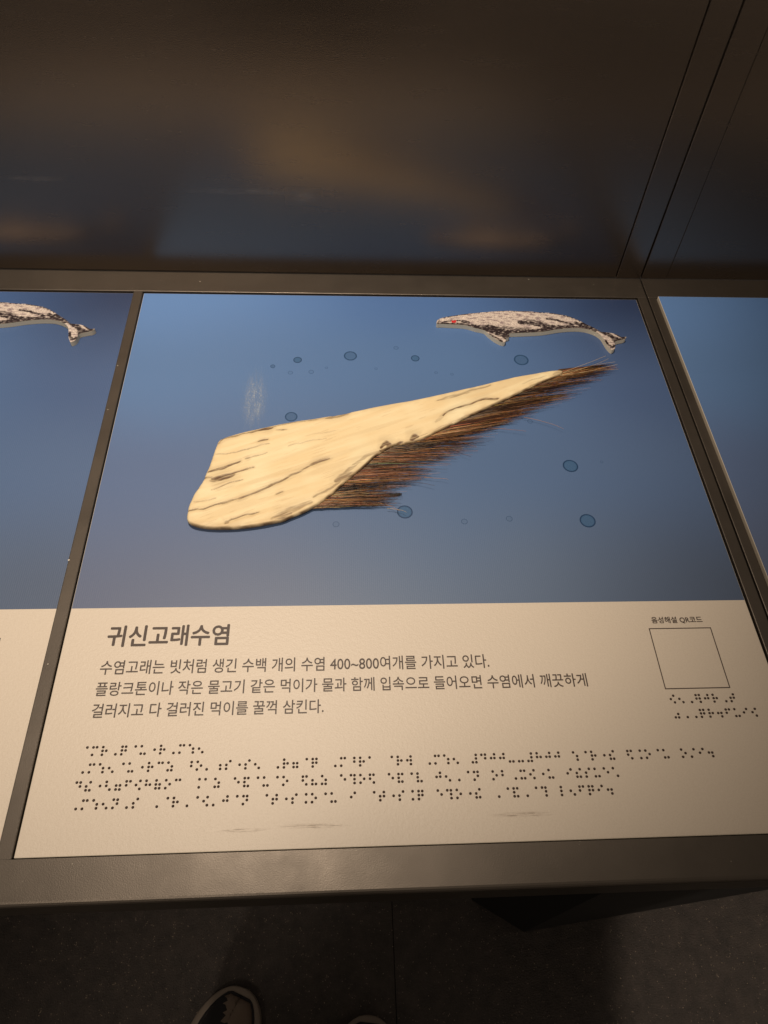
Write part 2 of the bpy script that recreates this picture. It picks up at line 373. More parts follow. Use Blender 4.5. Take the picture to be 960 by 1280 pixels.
# ------------------------------------------------------------------ info panels
BW, BH, SEA_Y = 0.500, 0.5146, 0.1644
def info_panel(ox, dz, label, full, right=False):
    """origin at the lower left corner of the board"""
    r = empty('info_panel', (ox, 0, TZ + dz), label, 'information panel', 'printed information panels on the display tables')
    box('board', 0, BW if not right else 0.5135, 0, BH - 0.0006, -0.0054 - dz, 0.0, [M['edge']], r, 0.0004)
    w = BW if not right else 0.5135
    rect('cream_print', 0.0004, w - 0.0004, 0.0004, SEA_Y, 0.00005, 'beige', r)
    rect('sea_print', 0.0004, w - 0.0004, SEA_Y, BH - 0.001, 0.00005, 'sea', r)
    if right: return r
    text('caption_text', '음성해설 QR코드', 0.4231, 0.4616, 0.1457, 0.1512, 0.0002, r, 0.00008)
    # printed square outline (its code is left out)
    x0, x1, y0, y1, t = 0.4193, 0.4664, 0.0953, 0.1421, 0.0007
    vs = [(x0, y0), (x1, y0), (x1, y1), (x0, y1), (x0 + t, y0 + t), (x1 - t, y0 + t), (x1 - t, y1 - t), (x0 + t, y1 - t)]
    mesh('square_outline', [(a, b, 0.0002) for a, b in vs], [(i, (i + 1) % 4, 4 + (i + 1) % 4, 4 + i) for i in range(4)], M['ink'], r)
    dots('braille_dots', [(0.4215, 0.0906, braille('음성해설')), (0.4215, 0.0800, '356 6 6 12345 1235 256'.split() + braille('코드'))], 0.0001, r, 'small braille lines under the square outline')
    if full:
        text('title_text', '귀신고래수염', 0.0298, 0.1138, 0.1342, 0.1500, 0.0002, r, 0.00034)
        text('text_line', '수염고래는 빗처럼 생긴 수백 개의 수염 400~800여개를 가지고 있다.', 0.0288, 0.2976, 0.1136, 0.1238, 0.0002, r, 0.00007)
        text('text_line', '플랑크톤이나 작은 물고기 같은 먹이가 물과 함께 입속으로 들어오면 수염에서 깨끗하게', 0.0286, 0.3652, 0.0985, 0.1083, 0.0002, r, 0.00007)
        text('text_line', '걸러지고 다 걸러진 먹이를 꿀꺽 삼킨다.', 0.0288, 0.1814, 0.0836, 0.0931, 0.0002, r, 0.00007)
        X = 0.0281
        rows = [braille('귀신고래수염'), braille('수염고래는 빗처럼 생긴 수백 개의 수염 400~800 여개를 가지고 있다.'),
                braille('플랑크톤이나 작은 물고기 같은 먹이가 물과 함께 입속으로 들어오면'), braille('수염에서 깨끗하게 걸러지고 다 걸러진 먹이를 꿀꺽 삼킨다.')]
        print('BRAILLE', [len(q) for q in rows])
        dots('braille_dots', [(X, 0.0643 - 0.0109 * i, c) for i, c in enumerate(rows)], 0.0001, r, 'four long rows of dark braille dots')
    return r
main = info_panel(0.0, 0.0, 'panel carrying the baleen plate, with Korean title, text lines and rows of braille', True)
left = info_panel(-0.5098, 0.0, 'blue and cream panel cut off by the left picture edge, left of the baleen', False)
right = info_panel(0.5215, 0.0045, 'blue panel with a raised pale left edge at the right side of the picture', False, True)

# ------------------------------------------------------------------ printed bubbles
BM = {'s': mat_bubble('bubble_strong', 0.50, 0.88, (0.005, 0.030, 0.095), (0.060, 0.165, 0.340)),
      'm': mat_bubble('bubble_medium', 0.25, 0.55, (0.015, 0.065, 0.170), (0.05, 0.14, 0.28)),
      'w': mat_bubble('bubble_weak', 0.05, 0.38, (0.020, 0.075, 0.190), (0.06, 0.16, 0.30))}
for u, v, rr, q in [(372, 450, 5.5, 's'), (438, 445, 8.5, 'm'), (519, 448, 5.5, 's'), (495, 435, 3.2, 'w'), (341, 458, 3.2, 'm'), (363, 466, 3.2, 'w'), (389, 465, 3.4, 'w'), (408, 460, 2, 'w'),
                    (470, 461, 2, 'w'), (545, 466, 2.2, 'w'), (565, 468, 2.2, 'w'), (364, 521, 8.2, 'm'), (651.5, 450, 9.5, 'm'), (713, 582.5, 9.8, 's'), (506, 640, 10.2, 's'),
                    (734.5, 651, 10.2, 's'), (580.5, 652, 4.2, 'w'), (636.5, 648.5, 4.2, 'w'), (420, 655.5, 4.4, 'w'), (662.5, 527, 3.4, 'w'), (752, 577.5, 2, 'w')]:
    x, y = un(u, v); x2, _ = un(u + rr, v); R_ = x2 - x
    n = 24
    o = mesh('printed_bubble', [(R_ * math.cos(i * 2 * math.pi / n), R_ * math.sin(i * 2 * math.pi / n), 0) for i in range(n)], [tuple(range(n))], BM[q], main)
    o.location = (x, y, 0.0002)

# ------------------------------------------------------------------ painting helpers
def seg_d(px, py, a, b):
    ax, ay = a; bx, by = b; dx, dy = bx - ax, by - ay; L = dx * dx + dy * dy
    t = 0 if L == 0 else max(0, min(1, ((px - ax) * dx + (py - ay) * dy) / L))
    return math.hypot(px - ax - t * dx, py - ay - t * dy), t
def poly_in(px, py, P):
    c = False; j = len(P) - 1
    for i in range(len(P)):
        xi, yi = P[i]; xj, yj = P[j]
        if (yi > py) != (yj > py) and px < (xj - xi) * (py - yi) / (yj - yi) + xi: c = not c
        j = i
    return c
def smooth_closed(P, it=2, keep=()):
    for _ in range(it):
        Q = []
        for i in range(len(P)):
            a, b = P[i], P[(i + 1) % len(P)]
            Q += [(a[0] * .75 + b[0] * .25, a[1] * .75 + b[1] * .25), (a[0] * .25 + b[0] * .75, a[1] * .25 + b[1] * .75)]
        P = Q
    return P
def sd(px, py, P):
    return min(seg_d(px, py, P[i], P[(i + 1) % len(P)])[0] for i in range(len(P)))
def lerp3(a, b, t): return tuple(a[i] + (b[i] - a[i]) * t for i in range(3))
def ns(x, y, s, o=0.0): return noise.noise(Vector((x * s, y * s, o)))
def sheet_from_outline(P, step):
    """triangulated sheet: fine inner grid joined to the outline; returns verts2d, faces, boundary loop indices"""
    bm = bmesh.new(); vs = [bm.verts.new((x, y, 0)) for x, y in P]; bm.verts.index_update()
    f = bm.faces.new(vs)
    xs = [p[0] for p in P]; ys = [p[1] for p in P]
    def cut(co, no):
        g = bm.verts[:] + bm.edges[:] + bm.faces[:]
        bmesh.ops.bisect_plane(bm, geom=g, plane_co=co, plane_no=no, dist=1e-7)
    x = min(xs) + step
    while x < max(xs): cut((x, 0, 0), (1, 0, 0)); x += step
    y = min(ys) + step
    while y < max(ys): cut((0, y, 0), (0, 1, 0)); y += step
    bmesh.ops.triangulate(bm, faces=[f for f in bm.faces if len(f.verts) > 4])
    bm.normal_update()
    for f in bm.faces:
        if f.normal.z < 0: f.normal_flip()
    return bm

# ------------------------------------------------------------------ grey whale cut-out
WT = 0.0050
WPX = [(546.2, 405), (545.6, 402.6), (546.6, 400.2), (550, 398.2), (557, 396.3), (565, 395), (575, 393.5), (584, 392.3), (602, 390.6), (615, 389.6), (627.5, 388.8), (640, 388.6), (650, 389.4), (659, 389), (673, 390.6), (689, 391.3),
       (705, 394), (713, 396.2), (720, 399), (728, 402.8), (734, 406), (740, 408.6), (744, 410.5), (748.5, 413.5), (751.5, 415), (755, 415.2), (758, 415.6), (763, 416.2), (769, 417.5), (773.5, 419.6), (776.6, 421.4), (780, 421.3), (783, 420.8), (782.6, 422.5),
       (780.5, 424), (777, 424.6), (773, 425.5), (770, 426.3), (768, 427.5), (768.5, 430), (769.3, 432.5), (768.8, 435.2), (767, 437), (764.8, 437.6), (762, 435), (759, 431.5), (756.5, 427.5), (754, 423), (751.5, 419.5), (747.5, 416.6), (744, 414.6),
       (738, 412.3), (731, 410.5), (723, 409.8), (715.6, 409.8), (706, 410.4), (697, 411.4), (689, 412.8), (681, 414.2), (673, 415), (665.6, 415.4), (650, 416), (642, 416.3), (636, 416.6), (636, 418.5), (637, 420.3), (635.5, 421.5), (633.8, 422), (632, 423), (632.5, 425.5), (631.5, 427.5),
       (629, 428), (626, 427), (621.5, 425), (617.5, 422.5), (613, 419), (610, 416.6), (607.5, 413.8), (605, 412.3), (599, 411), (594, 410), (587, 407.6), (581, 406.2), (573, 405.6), (565, 405.3), (559, 405), (554, 404.6), (550, 404.7)]
# the lower rim above was read where the face meets the cut side
def whale(ox, label):
    tips = [un(u, v, WT) for u, v in WPX]
    cx, cy = un(660, 403, 0)
    P = [(x - cx, y - cy) for x, y in tips]
    P = smooth_closed(P, 1)
    r = empty('whale_cutout', (cx + ox, cy, TZ + 0.0001), label, 'whale model', 'flat whale cutouts on the blue panels')
    # foam body
    n = len(P)
    vs = [(x, y, 0) for x, y in P] + [(x, y, WT - 0.0004) for x, y in P]
    bm = bmesh.new(); lo = [bm.verts.new(v) for v in vs[:n]]; hi = [bm.verts.new(v) for v in vs[n:]]
    for i in range(n): bm.faces.new((lo[i], lo[(i + 1) % n], hi[(i + 1) % n], hi[i]))
    bm.faces.new(lo); bm.faces.new(hi)
    bmobj('foam_board', bm, M['foam'], r)
    # printed face with its own paint
    bm = sheet_from_outline(P, 0.00055)
    lay = bm.verts.layers.float_color.new('paint')
    U = lambda q: tuple(a - b for a, b in zip(un(q[0], q[1], WT), (cx, cy)))
    def strokes(L): return [([U(p) for p in pts], w * 0.00120, s) for pts, w, s in L]
    dark = strokes([([(548, 404.5), (553, 404.2), (560, 404.6), (570, 405)], 1.1, .8), ([(573, 405), (585, 407), (592, 409)], 1.6, .85), ([(592, 408.6), (602, 411), (610, 409), (622, 411.5), (634, 415.4)], 3.0, 1),
                    ([(600, 410), (613, 413.5), (622, 417), (632, 420)], 2.2, .9), ([(634, 416), (634.5, 421)], 3.6, 1), ([(636, 415), (650, 414.6), (665, 414), (681, 412.5), (697, 410), (715, 408.6)], 2.1, 1),
                    ([(715, 408.8), (731, 409.5), (744, 413)], 1.4, .9), ([(650, 403), (663, 404), (676, 406.5), (690, 408.6), (705, 409.2)], 2.0, .9), ([(676, 406), (685, 410.5), (695, 410.5)], 2.6, .9), ([(684, 398.5), (695, 400), (706, 403), (716, 405.5)], 1.1, .8),
                    ([(720, 404), (730, 408), (738, 411)], 1.8, .8), ([(728, 404.5), (738, 408), (746, 411.5)], 1.6, .85), ([(555, 402.2), (563, 401.4), (570, 400.9), (579, 401)], .7, .9), ([(579, 402), (585, 403)], 1.5, .95), ([(548.5, 402.6), (549.6, 401.6)], .9, .9),
                    ([(754, 415.4), (761, 418.5), (767, 422.5), (768, 426)], 1.9, 1), ([(757, 426), (760, 430.5), (765, 434), (768.5, 432)], 1.0, .95), ([(771, 424.6), (776, 424), (780, 421.8)], 1.2, .95), ([(770, 418), (777, 421.5), (782, 421.5)], .9, .8), ([(766, 421), (772, 422.8)], .9, .7),
                    ([(612, 418), (619, 421.5), (627, 426.5)], .9, .9), ([(560, 396), (575, 393.4), (590, 391.5)], .8, .6), ([(690, 391.2), (700, 392.6)], 1.2, .9), ([(700, 392.8), (716, 397)], 1.1, .7), ([(734, 405), (745, 411), (752, 415)], 1.3, .8), ([(640, 388.6), (660, 389)], .8, .7),
                    ([(630, 409), (645, 411), (662, 411)], 1.6, .45), ([(655, 400), (668, 401), (682, 404)], 1.2, .45)])
    for v in bm.verts:
        x, y = v.co.x, v.co.y; v.co.z = WT
        jx = x + 0.0007 * ns(x, y, 900, 3); jy = y + 0.0009 * ns(x, y, 800, 5)
        g = ns(x, y, 420, 1) * .6 + ns(x, y, 1100, 2) * .5
        c = lerp3((0.50, 0.42, 0.385), (0.76, 0.67, 0.59), max(0, min(1, .55 + g)))
        sl = noise.noise(Vector((x * 160, y * 520, 9)))
        if sl > .06: c = lerp3(c, (0.25, 0.185, 0.20), min(.85, (sl - .06) * 2.8))
        k = ns(x, y, 1500, 7)
        if k > .20: c = lerp3(c, (0.10, 0.07, 0.07), min(.8, (k - .20) * 3.2))
        if k < -.32: c = lerp3(c, (0.85, 0.78, 0.70), .55)
        d_ = 0
        rim = ns(x, y, 650, 15)
        if rim > .02 and y > -.004 and sd(x, y, P) < .0011: d_ = .45 + rim
        for pts, w, s in dark:
            for a, b in zip(pts, pts[1:]):
                if abs(jx - a[0]) > .02: continue
                q = seg_d(jx, jy, a, b)[0] / w
                if q < 1.3: d_ = max(d_, s * max(0, min(1, (1.3 - q) / .5)))
        if d_ > 0:
            d_ *= max(.30, min(1.2, 1.0 + 1.9 * noise.noise(Vector((x * 330, y * 900, 11))) + .4 * ns(x, y, 1400, 13)))
            c = lerp3(c, (0.022, 0.013, 0.016), max(0, min(1, d_ * 1.45)))
        v[lay] = (*c, 1)
    bmobj('printed_face', bm, M['whale'], r)
    # red marker scribble over the eye
    rs = random.Random(3)
    pts = []
    for i in range(26):
        a = i * 1.9; pts.append((567.5 + math.cos(a) * 3.4 * rs.uniform(.5, 1), 402.2 + math.sin(a * 1.3) * 2.1 * rs.uniform(.5, 1)))
    vs, fs = [], []
    for a, b in zip(pts, pts[1:]):
        a, b = Vector(U(a)), Vector(U(b)); d = (b - a).normalized(); nn = Vector((-d.y, d.x)) * 0.00023; k = len(vs)
        for p in (a - nn, a + nn, b + nn, b - nn): vs.append((p.x, p.y, WT + 0.0002 + len(vs) * 4e-7))
        fs.append((k, k + 1, k + 2, k + 3))
    mesh('eye_scribble', vs, fs, M['red'], r)
    return r
w1 = whale(0.0, 'flat printed grey whale cutout with a red eye above the baleen tip')
def copy_tree(o, parent=None):
    c = o.copy(); COL.objects.link(c); c.parent = parent
    for ch in list(o.children): copy_tree(ch, c)
    return c
w2 = copy_tree(w1); w2.location.x = w1.location.x - 0.5088; w2.location.y += 0.004
tag(w2, 'flat grey whale tail cut off by the left picture edge')

# ------------------------------------------------------------------ baleen plate
BT = 0.0062
up = [(273, 552.5), (277, 549.5), (282.5, 547.5), (297, 543), (314, 538.7), (330, 535), (345, 531.8), (360, 529), (376, 526), (392, 524), (407.5, 521.5), (423, 519), (439, 515.5), (455, 512), (470, 508.5), (495, 504), (520, 499.5), (547, 493.5), (580, 486), (613, 478), (630, 474), (647, 470),
      (670, 466), (688, 462.5), (697, 461.6), (703, 462), (705, 464), (703, 466.8), (698, 468.5), (688, 473), (680, 476)]
dn = [(663, 484), (647, 491.5), (630, 500), (613, 507.5), (600, 514), (587, 519.5), (567, 530), (547, 538.5), (537, 545), (527, 549.5), (518, 552), (509, 554), (500, 556), (492, 556.5), (484, 561), (476, 566), (468, 571), (461, 578), (453, 585.5), (445, 592), (435, 600), (426, 608), (417, 617),
      (407.5, 624), (399, 630.5), (389, 636), (377, 642), (364, 647), (354, 651.5), (345, 653.5), (330, 656.5), (314, 659), (298, 660.8), (282.5, 661.5), (266, 661.5), (251, 660), (241, 657.5), (235, 653.5), (233.5, 648), (234.5, 641), (236, 634), (239, 627), (242.5, 619), (248, 611), (254, 602.5),
      (257, 594), (262, 584), (264.5, 576), (267.5, 567), (270, 560)]
OX, OY = un(470, 560, 0)
def ub(p, z=0.004): x, y = un(p[0], p[1], z); return (x - OX, y - OY)
PB = smooth_closed([ub(p) for p in up + dn], 1)
bal = empty('baleen_plate', (OX, OY, TZ + 0.0003), 'cream baleen plate with brown cracks and a fringe of dark bristles on the blue panel', 'baleen plate')
def cr(sx, ox, oy, L): return [([ub((ox + x / sx, oy + y / sx)) for x, y in pts], w * 0.00052, s) for pts, w, s in L]
C5 = [([(170, 372), (190, 352), (240, 342), (290, 330)], 1.6, .75), ([(290, 328), (335, 318), (400, 300)], 2.0, .8), ([(335, 318), (385, 306)], 3.6, .95), ([(400, 300), (470, 285), (560, 275), (620, 263), (700, 246)], 1.3, .6), ([(600, 268), (660, 256), (690, 250)], 3.6, .65),
      ([(400, 318), (450, 315)], 1.0, .8), ([(330, 365), (366, 354)], 2.0, .85), ([(160, 415), (210, 412), (260, 402), (330, 380), (375, 370)], 1.0, .55), ([(130, 485), (190, 468), (255, 442)], 2.4, .9), ([(280, 432), (300, 426)], 1.6, .7), ([(300, 426), (365, 408)], .8, .6),
      ([(100, 512), (135, 506), (160, 508), (200, 497), (260, 480), (310, 466)], 1.8, .9), ([(150, 512), (180, 510), (210, 500), (232, 494)], 5.5, .95), ([(140, 520), (160, 520)], 3, .7), ([(145, 556), (175, 545), (220, 528), (270, 514)], 1.0, .7), ([(75, 605), (110, 602), (160, 592)], 1.0, .5),
      ([(45, 640), (110, 632), (180, 610), (245, 594), (310, 572), (350, 555), (400, 530), (450, 505), (500, 478), (545, 455), (610, 428)], 1.9, .85), ([(540, 458), (575, 441), (612, 428)], 3.0, .9), ([(185, 612), (260, 592)], 3, .35), ([(400, 578), (432, 563)], 1.5, .75),
      ([(200, 690), (225, 672), (265, 662), (330, 648)], 1.4, .8), ([(200, 690), (212, 682)], 3.2, .7), ([(75, 556), (88, 552)], 2.6, .9), ([(385, 672), (430, 650), (480, 628), (540, 605)], 5.0, .55), ([(400, 668), (455, 648)], 6.5, .7), ([(550, 585), (620, 550), (655, 520), (690, 470), (720, 450)], 2.2, .6),
      ([(640, 520), (665, 505), (690, 495), (712, 490)], 5.5, .75), ([(820, 385), (835, 368), (853, 372), (850, 388), (832, 398), (818, 396)], 3.2, .95), ([(825, 395), (845, 392)], 4.5, .9), ([(880, 378), (900, 362)], 2.6, .9), ([(945, 352), (955, 338), (965, 344)], 5, .95), ([(690, 480), (760, 420), (815, 400)], 3.2, .5),
      ([(48, 700), (110, 712), (200, 716), (300, 708), (400, 690)], 3.4, .85), ([(400, 690), (455, 672), (530, 645), (600, 600), (640, 560)], 3.0, .65), ([(450, 380), (520, 362), (600, 350)], .8, .35), ([(250, 600), (300, 580)], 5, .25), ([(520, 340), (640, 318)], .8, .25)]
C6 = [([(200, 183), (250, 170), (300, 155), (345, 140), (400, 125)], 2.6, .55), ([(220, 178), (300, 156)], 3.6, .45), ([(220, 240), (235, 228), (270, 210), (310, 200), (350, 183), (380, 177), (430, 173)], 2.0, .9), ([(195, 265), (225, 232)], 3, .3), ([(350, 183), (385, 175), (425, 178)], 3.0, .6),
      ([(640, 82), (665, 74)], 4.5, .45), ([(100, 330), (112, 318), (128, 318)], 4.0, .95), ([(60, 343), (70, 338)], 2.5, .8), ([(0, 350), (10, 342), (20, 350), (15, 365)], 4.2, .95), ([(120, 325), (200, 290), (320, 235), (420, 190), (500, 152), (600, 105)], 1.0, .45), ([(610, 88), (560, 105), (520, 118)], 1.0, .4)]
CR = cr(3.2, 220, 440, C5) + cr(3.0, 480, 440, C6)
bm = sheet_from_outline(PB, 0.00060)
lay = bm.verts.layers.float_color.new('paint')
gdir = Vector((math.cos(math.radians(24)), math.sin(math.radians(24))))
xmin = min(p[0] for p in PB); xmax = max(p[0] for p in PB)
for v in bm.verts:
    x, y = v.co.x, v.co.y
    e = sd(x, y, PB)
    th = BT * (1.0 - 0.42 * (x - xmin) / (xmax - xmin))
    rr = 0.0026
    prof = math.sqrt(max(0, 1 - (1 - min(1, e / rr)) ** 2))
    h = th * (0.55 + 0.45 * prof)
    a_ = x * gdir.x + y * gdir.y; b_ = -x * gdir.y + y * gdir.x
    st = noise.noise(Vector((a_ * 22, b_ * 210, 1))) ; st2 = noise.noise(Vector((a_ * 45, b_ * 600, 4)))
    h += 0.00035 * st + 0.00014 * st2 + 0.0006 * ns(x, y, 28, 2) * min(1, e / 0.01)
    c = lerp3((0.88, 0.74, 0.46), (0.84, 0.665, 0.385), max(0, min(1, .5 + st * .9 + st2 * .3)))
    c = lerp3(c, (0.92, 0.82, 0.54), max(0, min(1, ns(x, y, 35, 8) * 1.2)))
    st3 = noise.noise(Vector((a_ * 70, b_ * 1100, 31))) * (.5 + ns(x, y, 60, 33))
    if st3 > .20: c = lerp3(c, (0.55, 0.38, 0.20), min(.35, (st3 - .20) * 2.4))
    st4 = noise.noise(Vector((a_ * 12, b_ * 150, 51)))
    if st4 > .10: c = lerp3(c, (0.66, 0.50, 0.28), min(.34, (st4 - .10) * 1.1))
    if e < .006: c = lerp3(c, (0.72, 0.56, 0.33), (1 - e / .006) * max(0, min(1, .5 + 1.6 * ns(x, y, 150, 41))))
    jx = x + 0.0009 * ns(x, y, 110, 3) + .0002 * ns(x, y, 900, 6); jy = y + 0.0010 * ns(x, y, 120, 5) + .00035 * noise.noise(Vector((a_ * 200, b_ * 900, 8)))
    d_ = 0
    for pts, w, s in CR:
        L = len(pts) - 1
        for i, (p, q) in enumerate(zip(pts, pts[1:])):
            if jx < min(p[0], q[0]) - .006 or jx > max(p[0], q[0]) + .006: continue
            d, t = seg_d(jx, jy, p, q)
            u_ = (i + t) / L; taper = 0.35 + 0.65 * math.sin(math.pi * min(1, max(0, u_ * .9 + .05))) ** .6
            k = d / (w * taper)
            if k < 1.4: d_ = max(d_, s * max(0, min(1, (1.4 - k) / .7)))
            elif k < 5: d_ = max(d_, .22 * s * (5 - k) / 3.6)
    if d_ > 0:
        brk = .5 + .5 * max(-1, min(1, noise.noise(Vector((a_ * 90, b_ * 900, 12))) * 2.2 + .9))
        d_ *= brk
        dc = lerp3((0.15, 0.075, 0.035), (0.075, 0.034, 0.020), max(0, min(1, .5 + ns(x, y, 500, 20))))
        c = lerp3(c, dc, min(1, d_ * 1.05)); h -= 0.0008 * d_
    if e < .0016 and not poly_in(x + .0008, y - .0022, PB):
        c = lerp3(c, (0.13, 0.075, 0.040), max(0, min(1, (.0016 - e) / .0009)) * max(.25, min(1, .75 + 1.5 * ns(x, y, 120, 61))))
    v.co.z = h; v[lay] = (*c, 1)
# side wall of the plate
bound = [e for e in bm.edges if len(e.link_faces) == 1]
ret = bmesh.ops.extrude_edge_only(bm, edges=bound)
for g in ret['geom']:
    if isinstance(g, bmesh.types.BMVert):
        g.co.z = 0.0; g[lay] = (0.16, 0.11, 0.07, 1)  # dark foot of the side: contact shadow painted into the colour
        best = None        # the underside is cut back a little, shaped to give a contact shadow below the rim
        for i in range(len(PB)):
            p, q = PB[i], PB[(i + 1) % len(PB)]; d = seg_d(g.co.x, g.co.y, p, q)[0]
            if best is None or d < best[0]: best = (d, p, q)
        nx, ny = -(best[2][1] - best[1][1]), best[2][0] - best[1][0]; L = math.hypot(nx, ny) or 1; nx, ny = nx / L, ny / L
        if not poly_in(g.co.x + nx * .001, g.co.y + ny * .001, PB): nx, ny = -nx, -ny
        g.co.x += nx * .0016; g.co.y += ny * .0016
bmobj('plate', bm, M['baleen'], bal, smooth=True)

# bristles: roots along the lower rim, tips along the ragged fringe
root_px = [(389, 638), (400, 631), (410, 625), (426, 609), (445, 593), (461, 579), (476, 567), (492, 557.5), (509, 555), (527, 550), (547, 539), (567, 530), (587, 520), (613, 508), (647, 492), (680, 476), (699, 467), (703, 464)]
tip_px = [(493, 633), (496, 629), (500, 619), (530, 602), (550, 591), (565, 574), (597, 562), (612, 549), (625, 538), (645, 528), (660, 521), (688, 510), (705, 501), (722, 493), (745, 477), (768, 463), (770, 459), (768, 457)]
def along(L, t):
    k = t * (len(L) - 1); i = min(int(k), len(L) - 2); f = k - i
    return (L[i][0] + (L[i + 1][0] - L[i][0]) * f, L[i][1] + (L[i + 1][1] - L[i][1]) * f)
pal = [(0.018, 0.010, 0.007), (0.035, 0.018, 0.011), (0.085, 0.036, 0.016), (0.36, 0.145, 0.050), (0.60, 0.30, 0.12), (0.66, 0.50, 0.28), (0.010, 0.008, 0.008)]
hv, hf, hc = [], [], []
def strand(p0, p1, z0, z1, bend, r0, r1, col, n=7, tipcol=None):
    d = Vector(p1) - Vector(p0); nn = Vector((-d.y, d.x)).normalized() if d.length > 0 else Vector((0, 1))
    ph = rnd.uniform(0, 6); base = len(hv)
    for i in range(n + 1):
        t = i / n; p = Vector(p0) + d * t + nn * (bend * math.sin(t * math.pi) * d.length + 0.0004 * math.sin(t * 7 + ph) * t)
        z = z0 + (z1 - z0) * t ** 1.3 + 0.0006 * math.sin(t * 5 + ph) * t * (1 - t)
        r = r0 + (r1 - r0) * t
        for q in range(3):
            a = q * 2.0944 + ph; hv.append((p.x + nn.x * r * math.cos(a), p.y + nn.y * r * math.cos(a), max(0.0002, z + r * math.sin(a))))
            c = lerp3(col, tipcol or col, t); hc.append((*c, 1))
        if i:
            for q in range(3):
                a = base + (i - 1) * 3 + q; b = base + (i - 1) * 3 + (q + 1) % 3
                hf.append((a, b, b + 3, a + 3))
NCL = 120
for cl in range(NCL):
    rc = random.Random(cl * 31 + 5)
    t0 = (cl + rc.uniform(-.6, .6)) / NCL; clen = rc.uniform(.80, 1.0) if rc.random() < .75 else rc.uniform(.55, .80)
    tone = rc.random(); zc = rc.uniform(.0008, .0046); aim = rc.gauss(0, .012); wid = rc.uniform(.004, .016)
    for i in range(rc.randint(8, 15)):
        dt = rc.gauss(0, wid); t = min(1, max(0, t0 + dt)); rp = along(root_px, t); tp = along(tip_px, min(1, max(0, t0 + aim + dt * .55)))
        a = Vector(ub((rp[0] - 4, rp[1] - 3), .002)); b = Vector(ub(tp, .002))
        b = a + (b - a) * clen * rc.triangular(.62, 1.05, .96) + Vector((0, rc.gauss(0, .0005)))
        z0 = (zc + rc.uniform(-.0006, .0006)) * (.62 - .42 * t); z1 = max(.0004, zc + rc.uniform(-.0012, .0008))
        k = rc.choice((0, 0, 1, 6, 6, 1, 2)) if tone < .34 else rc.choice((1, 2, 2, 3, 3, 0, 4)) if tone < .8 else rc.choice((3, 4, 3, 5, 0, 1))
        c = tuple(q * rc.uniform(.9, 1.6) for q in pal[k]); tc = lerp3(c, rc.choice(((0.26, 0.105, 0.035), (0.02, 0.011, 0.008), (0.02, 0.011, 0.008))), .55)
        strand(a, b, z0, z1, rc.gauss(.003, .005), rc.uniform(.00016, .00032), .00006, c, tipcol=tc)
for i in range(260):
    t = rnd.random(); rp = along(root_px, t); tp = along(tip_px, min(1, max(0, t + rnd.gauss(0, .02))))
    a = Vector(ub((rp[0] - 4, rp[1] - 3), .002)); b = Vector(ub(tp, .002)); b = a + (b - a) * rnd.uniform(.8, 1.08)
    strand(a, b, .0022 - .0014 * t, rnd.uniform(.001, .004), rnd.gauss(.01, .015), .00016, .00006, pal[rnd.choice((1, 2, 3, 4))])
# short pale fibres splaying from the rim
for i in range(220):
    t = rnd.random(); rp = along(root_px, t); a = Vector(ub((rp[0] - 2, rp[1] - 2), .003)); tp = along(tip_px, min(1, t + .01)); b = Vector(ub(tp, .003))
    b = a + (b - a) * rnd.uniform(.15, .5); c = rnd.choice(((0.42, 0.30, 0.16), (0.30, 0.17, 0.08), (0.25, 0.22, 0.18)))
    strand(a, b, .0026 - .0016 * t, .0030 - .0014 * t + rnd.uniform(-.001, .0012), rnd.gauss(0, .02), .00020, .00008, c, n=5)
# strays, pale wisps at the tip and loose single hairs
for p0, p1, bd, c in [((540, 545), (596, 560), .02, 3), ((640, 508), (672, 512), -.02, 2), ((655, 522), (704, 538), .06, 4), ((600, 535), (657, 541), .03, 3), ((530, 597), (560, 601), .03, 4), ((505, 602), (543, 608), .02, 2), ((470, 628), (500, 640), .05, 4), ((484, 636), (508, 642), .08, 5),
                      ((690, 482), (744, 480), .03, 1), ((560, 560), (588, 573), .02, 2), ((700, 470), (760, 450), -.02, 5), ((702, 467), (768, 454), .02, 5), ((700, 469), (771, 457), -.03, 5), ((703, 468), (770, 461), .02, 4), ((704, 466), (757, 447), .01, 5), ((702, 470), (772, 463), .03, 5)]:
    strand(Vector(ub(p0, .003)), Vector(ub(p1, .003)), .003, .0045, bd, .00020, .00010, tuple(q * 1.1 for q in pal[c]), n=10)
# the separate dark lock near the lower end
for i in range(60):
    a = Vector(ub((400 + rnd.uniform(-3, 3), 628 + rnd.uniform(-3, 3)), .002)); b = Vector(ub((501 + rnd.uniform(-6, 2), 617.5 + rnd.gauss(0, .9)), .001))
    strand(a, b, .001, .0008, .01, .0003, .0001, pal[rnd.choice((0, 6, 6, 1))])
hm = bpy.data.meshes.new('bristles'); hm.from_pydata(hv, [], hf); at = hm.color_attributes.new('paint', 'FLOAT_COLOR', 'POINT')
at.data.foreach_set('color', [q for c in hc for q in c]); hm.materials.append(M['hair']); hm.polygons.foreach_set('use_smooth', [True] * len(hm.polygons))
ho = link(bpy.data.objects.new('bristles', hm), bal); tag(ho, 'fringe of brown and black bristles', kind='stuff')

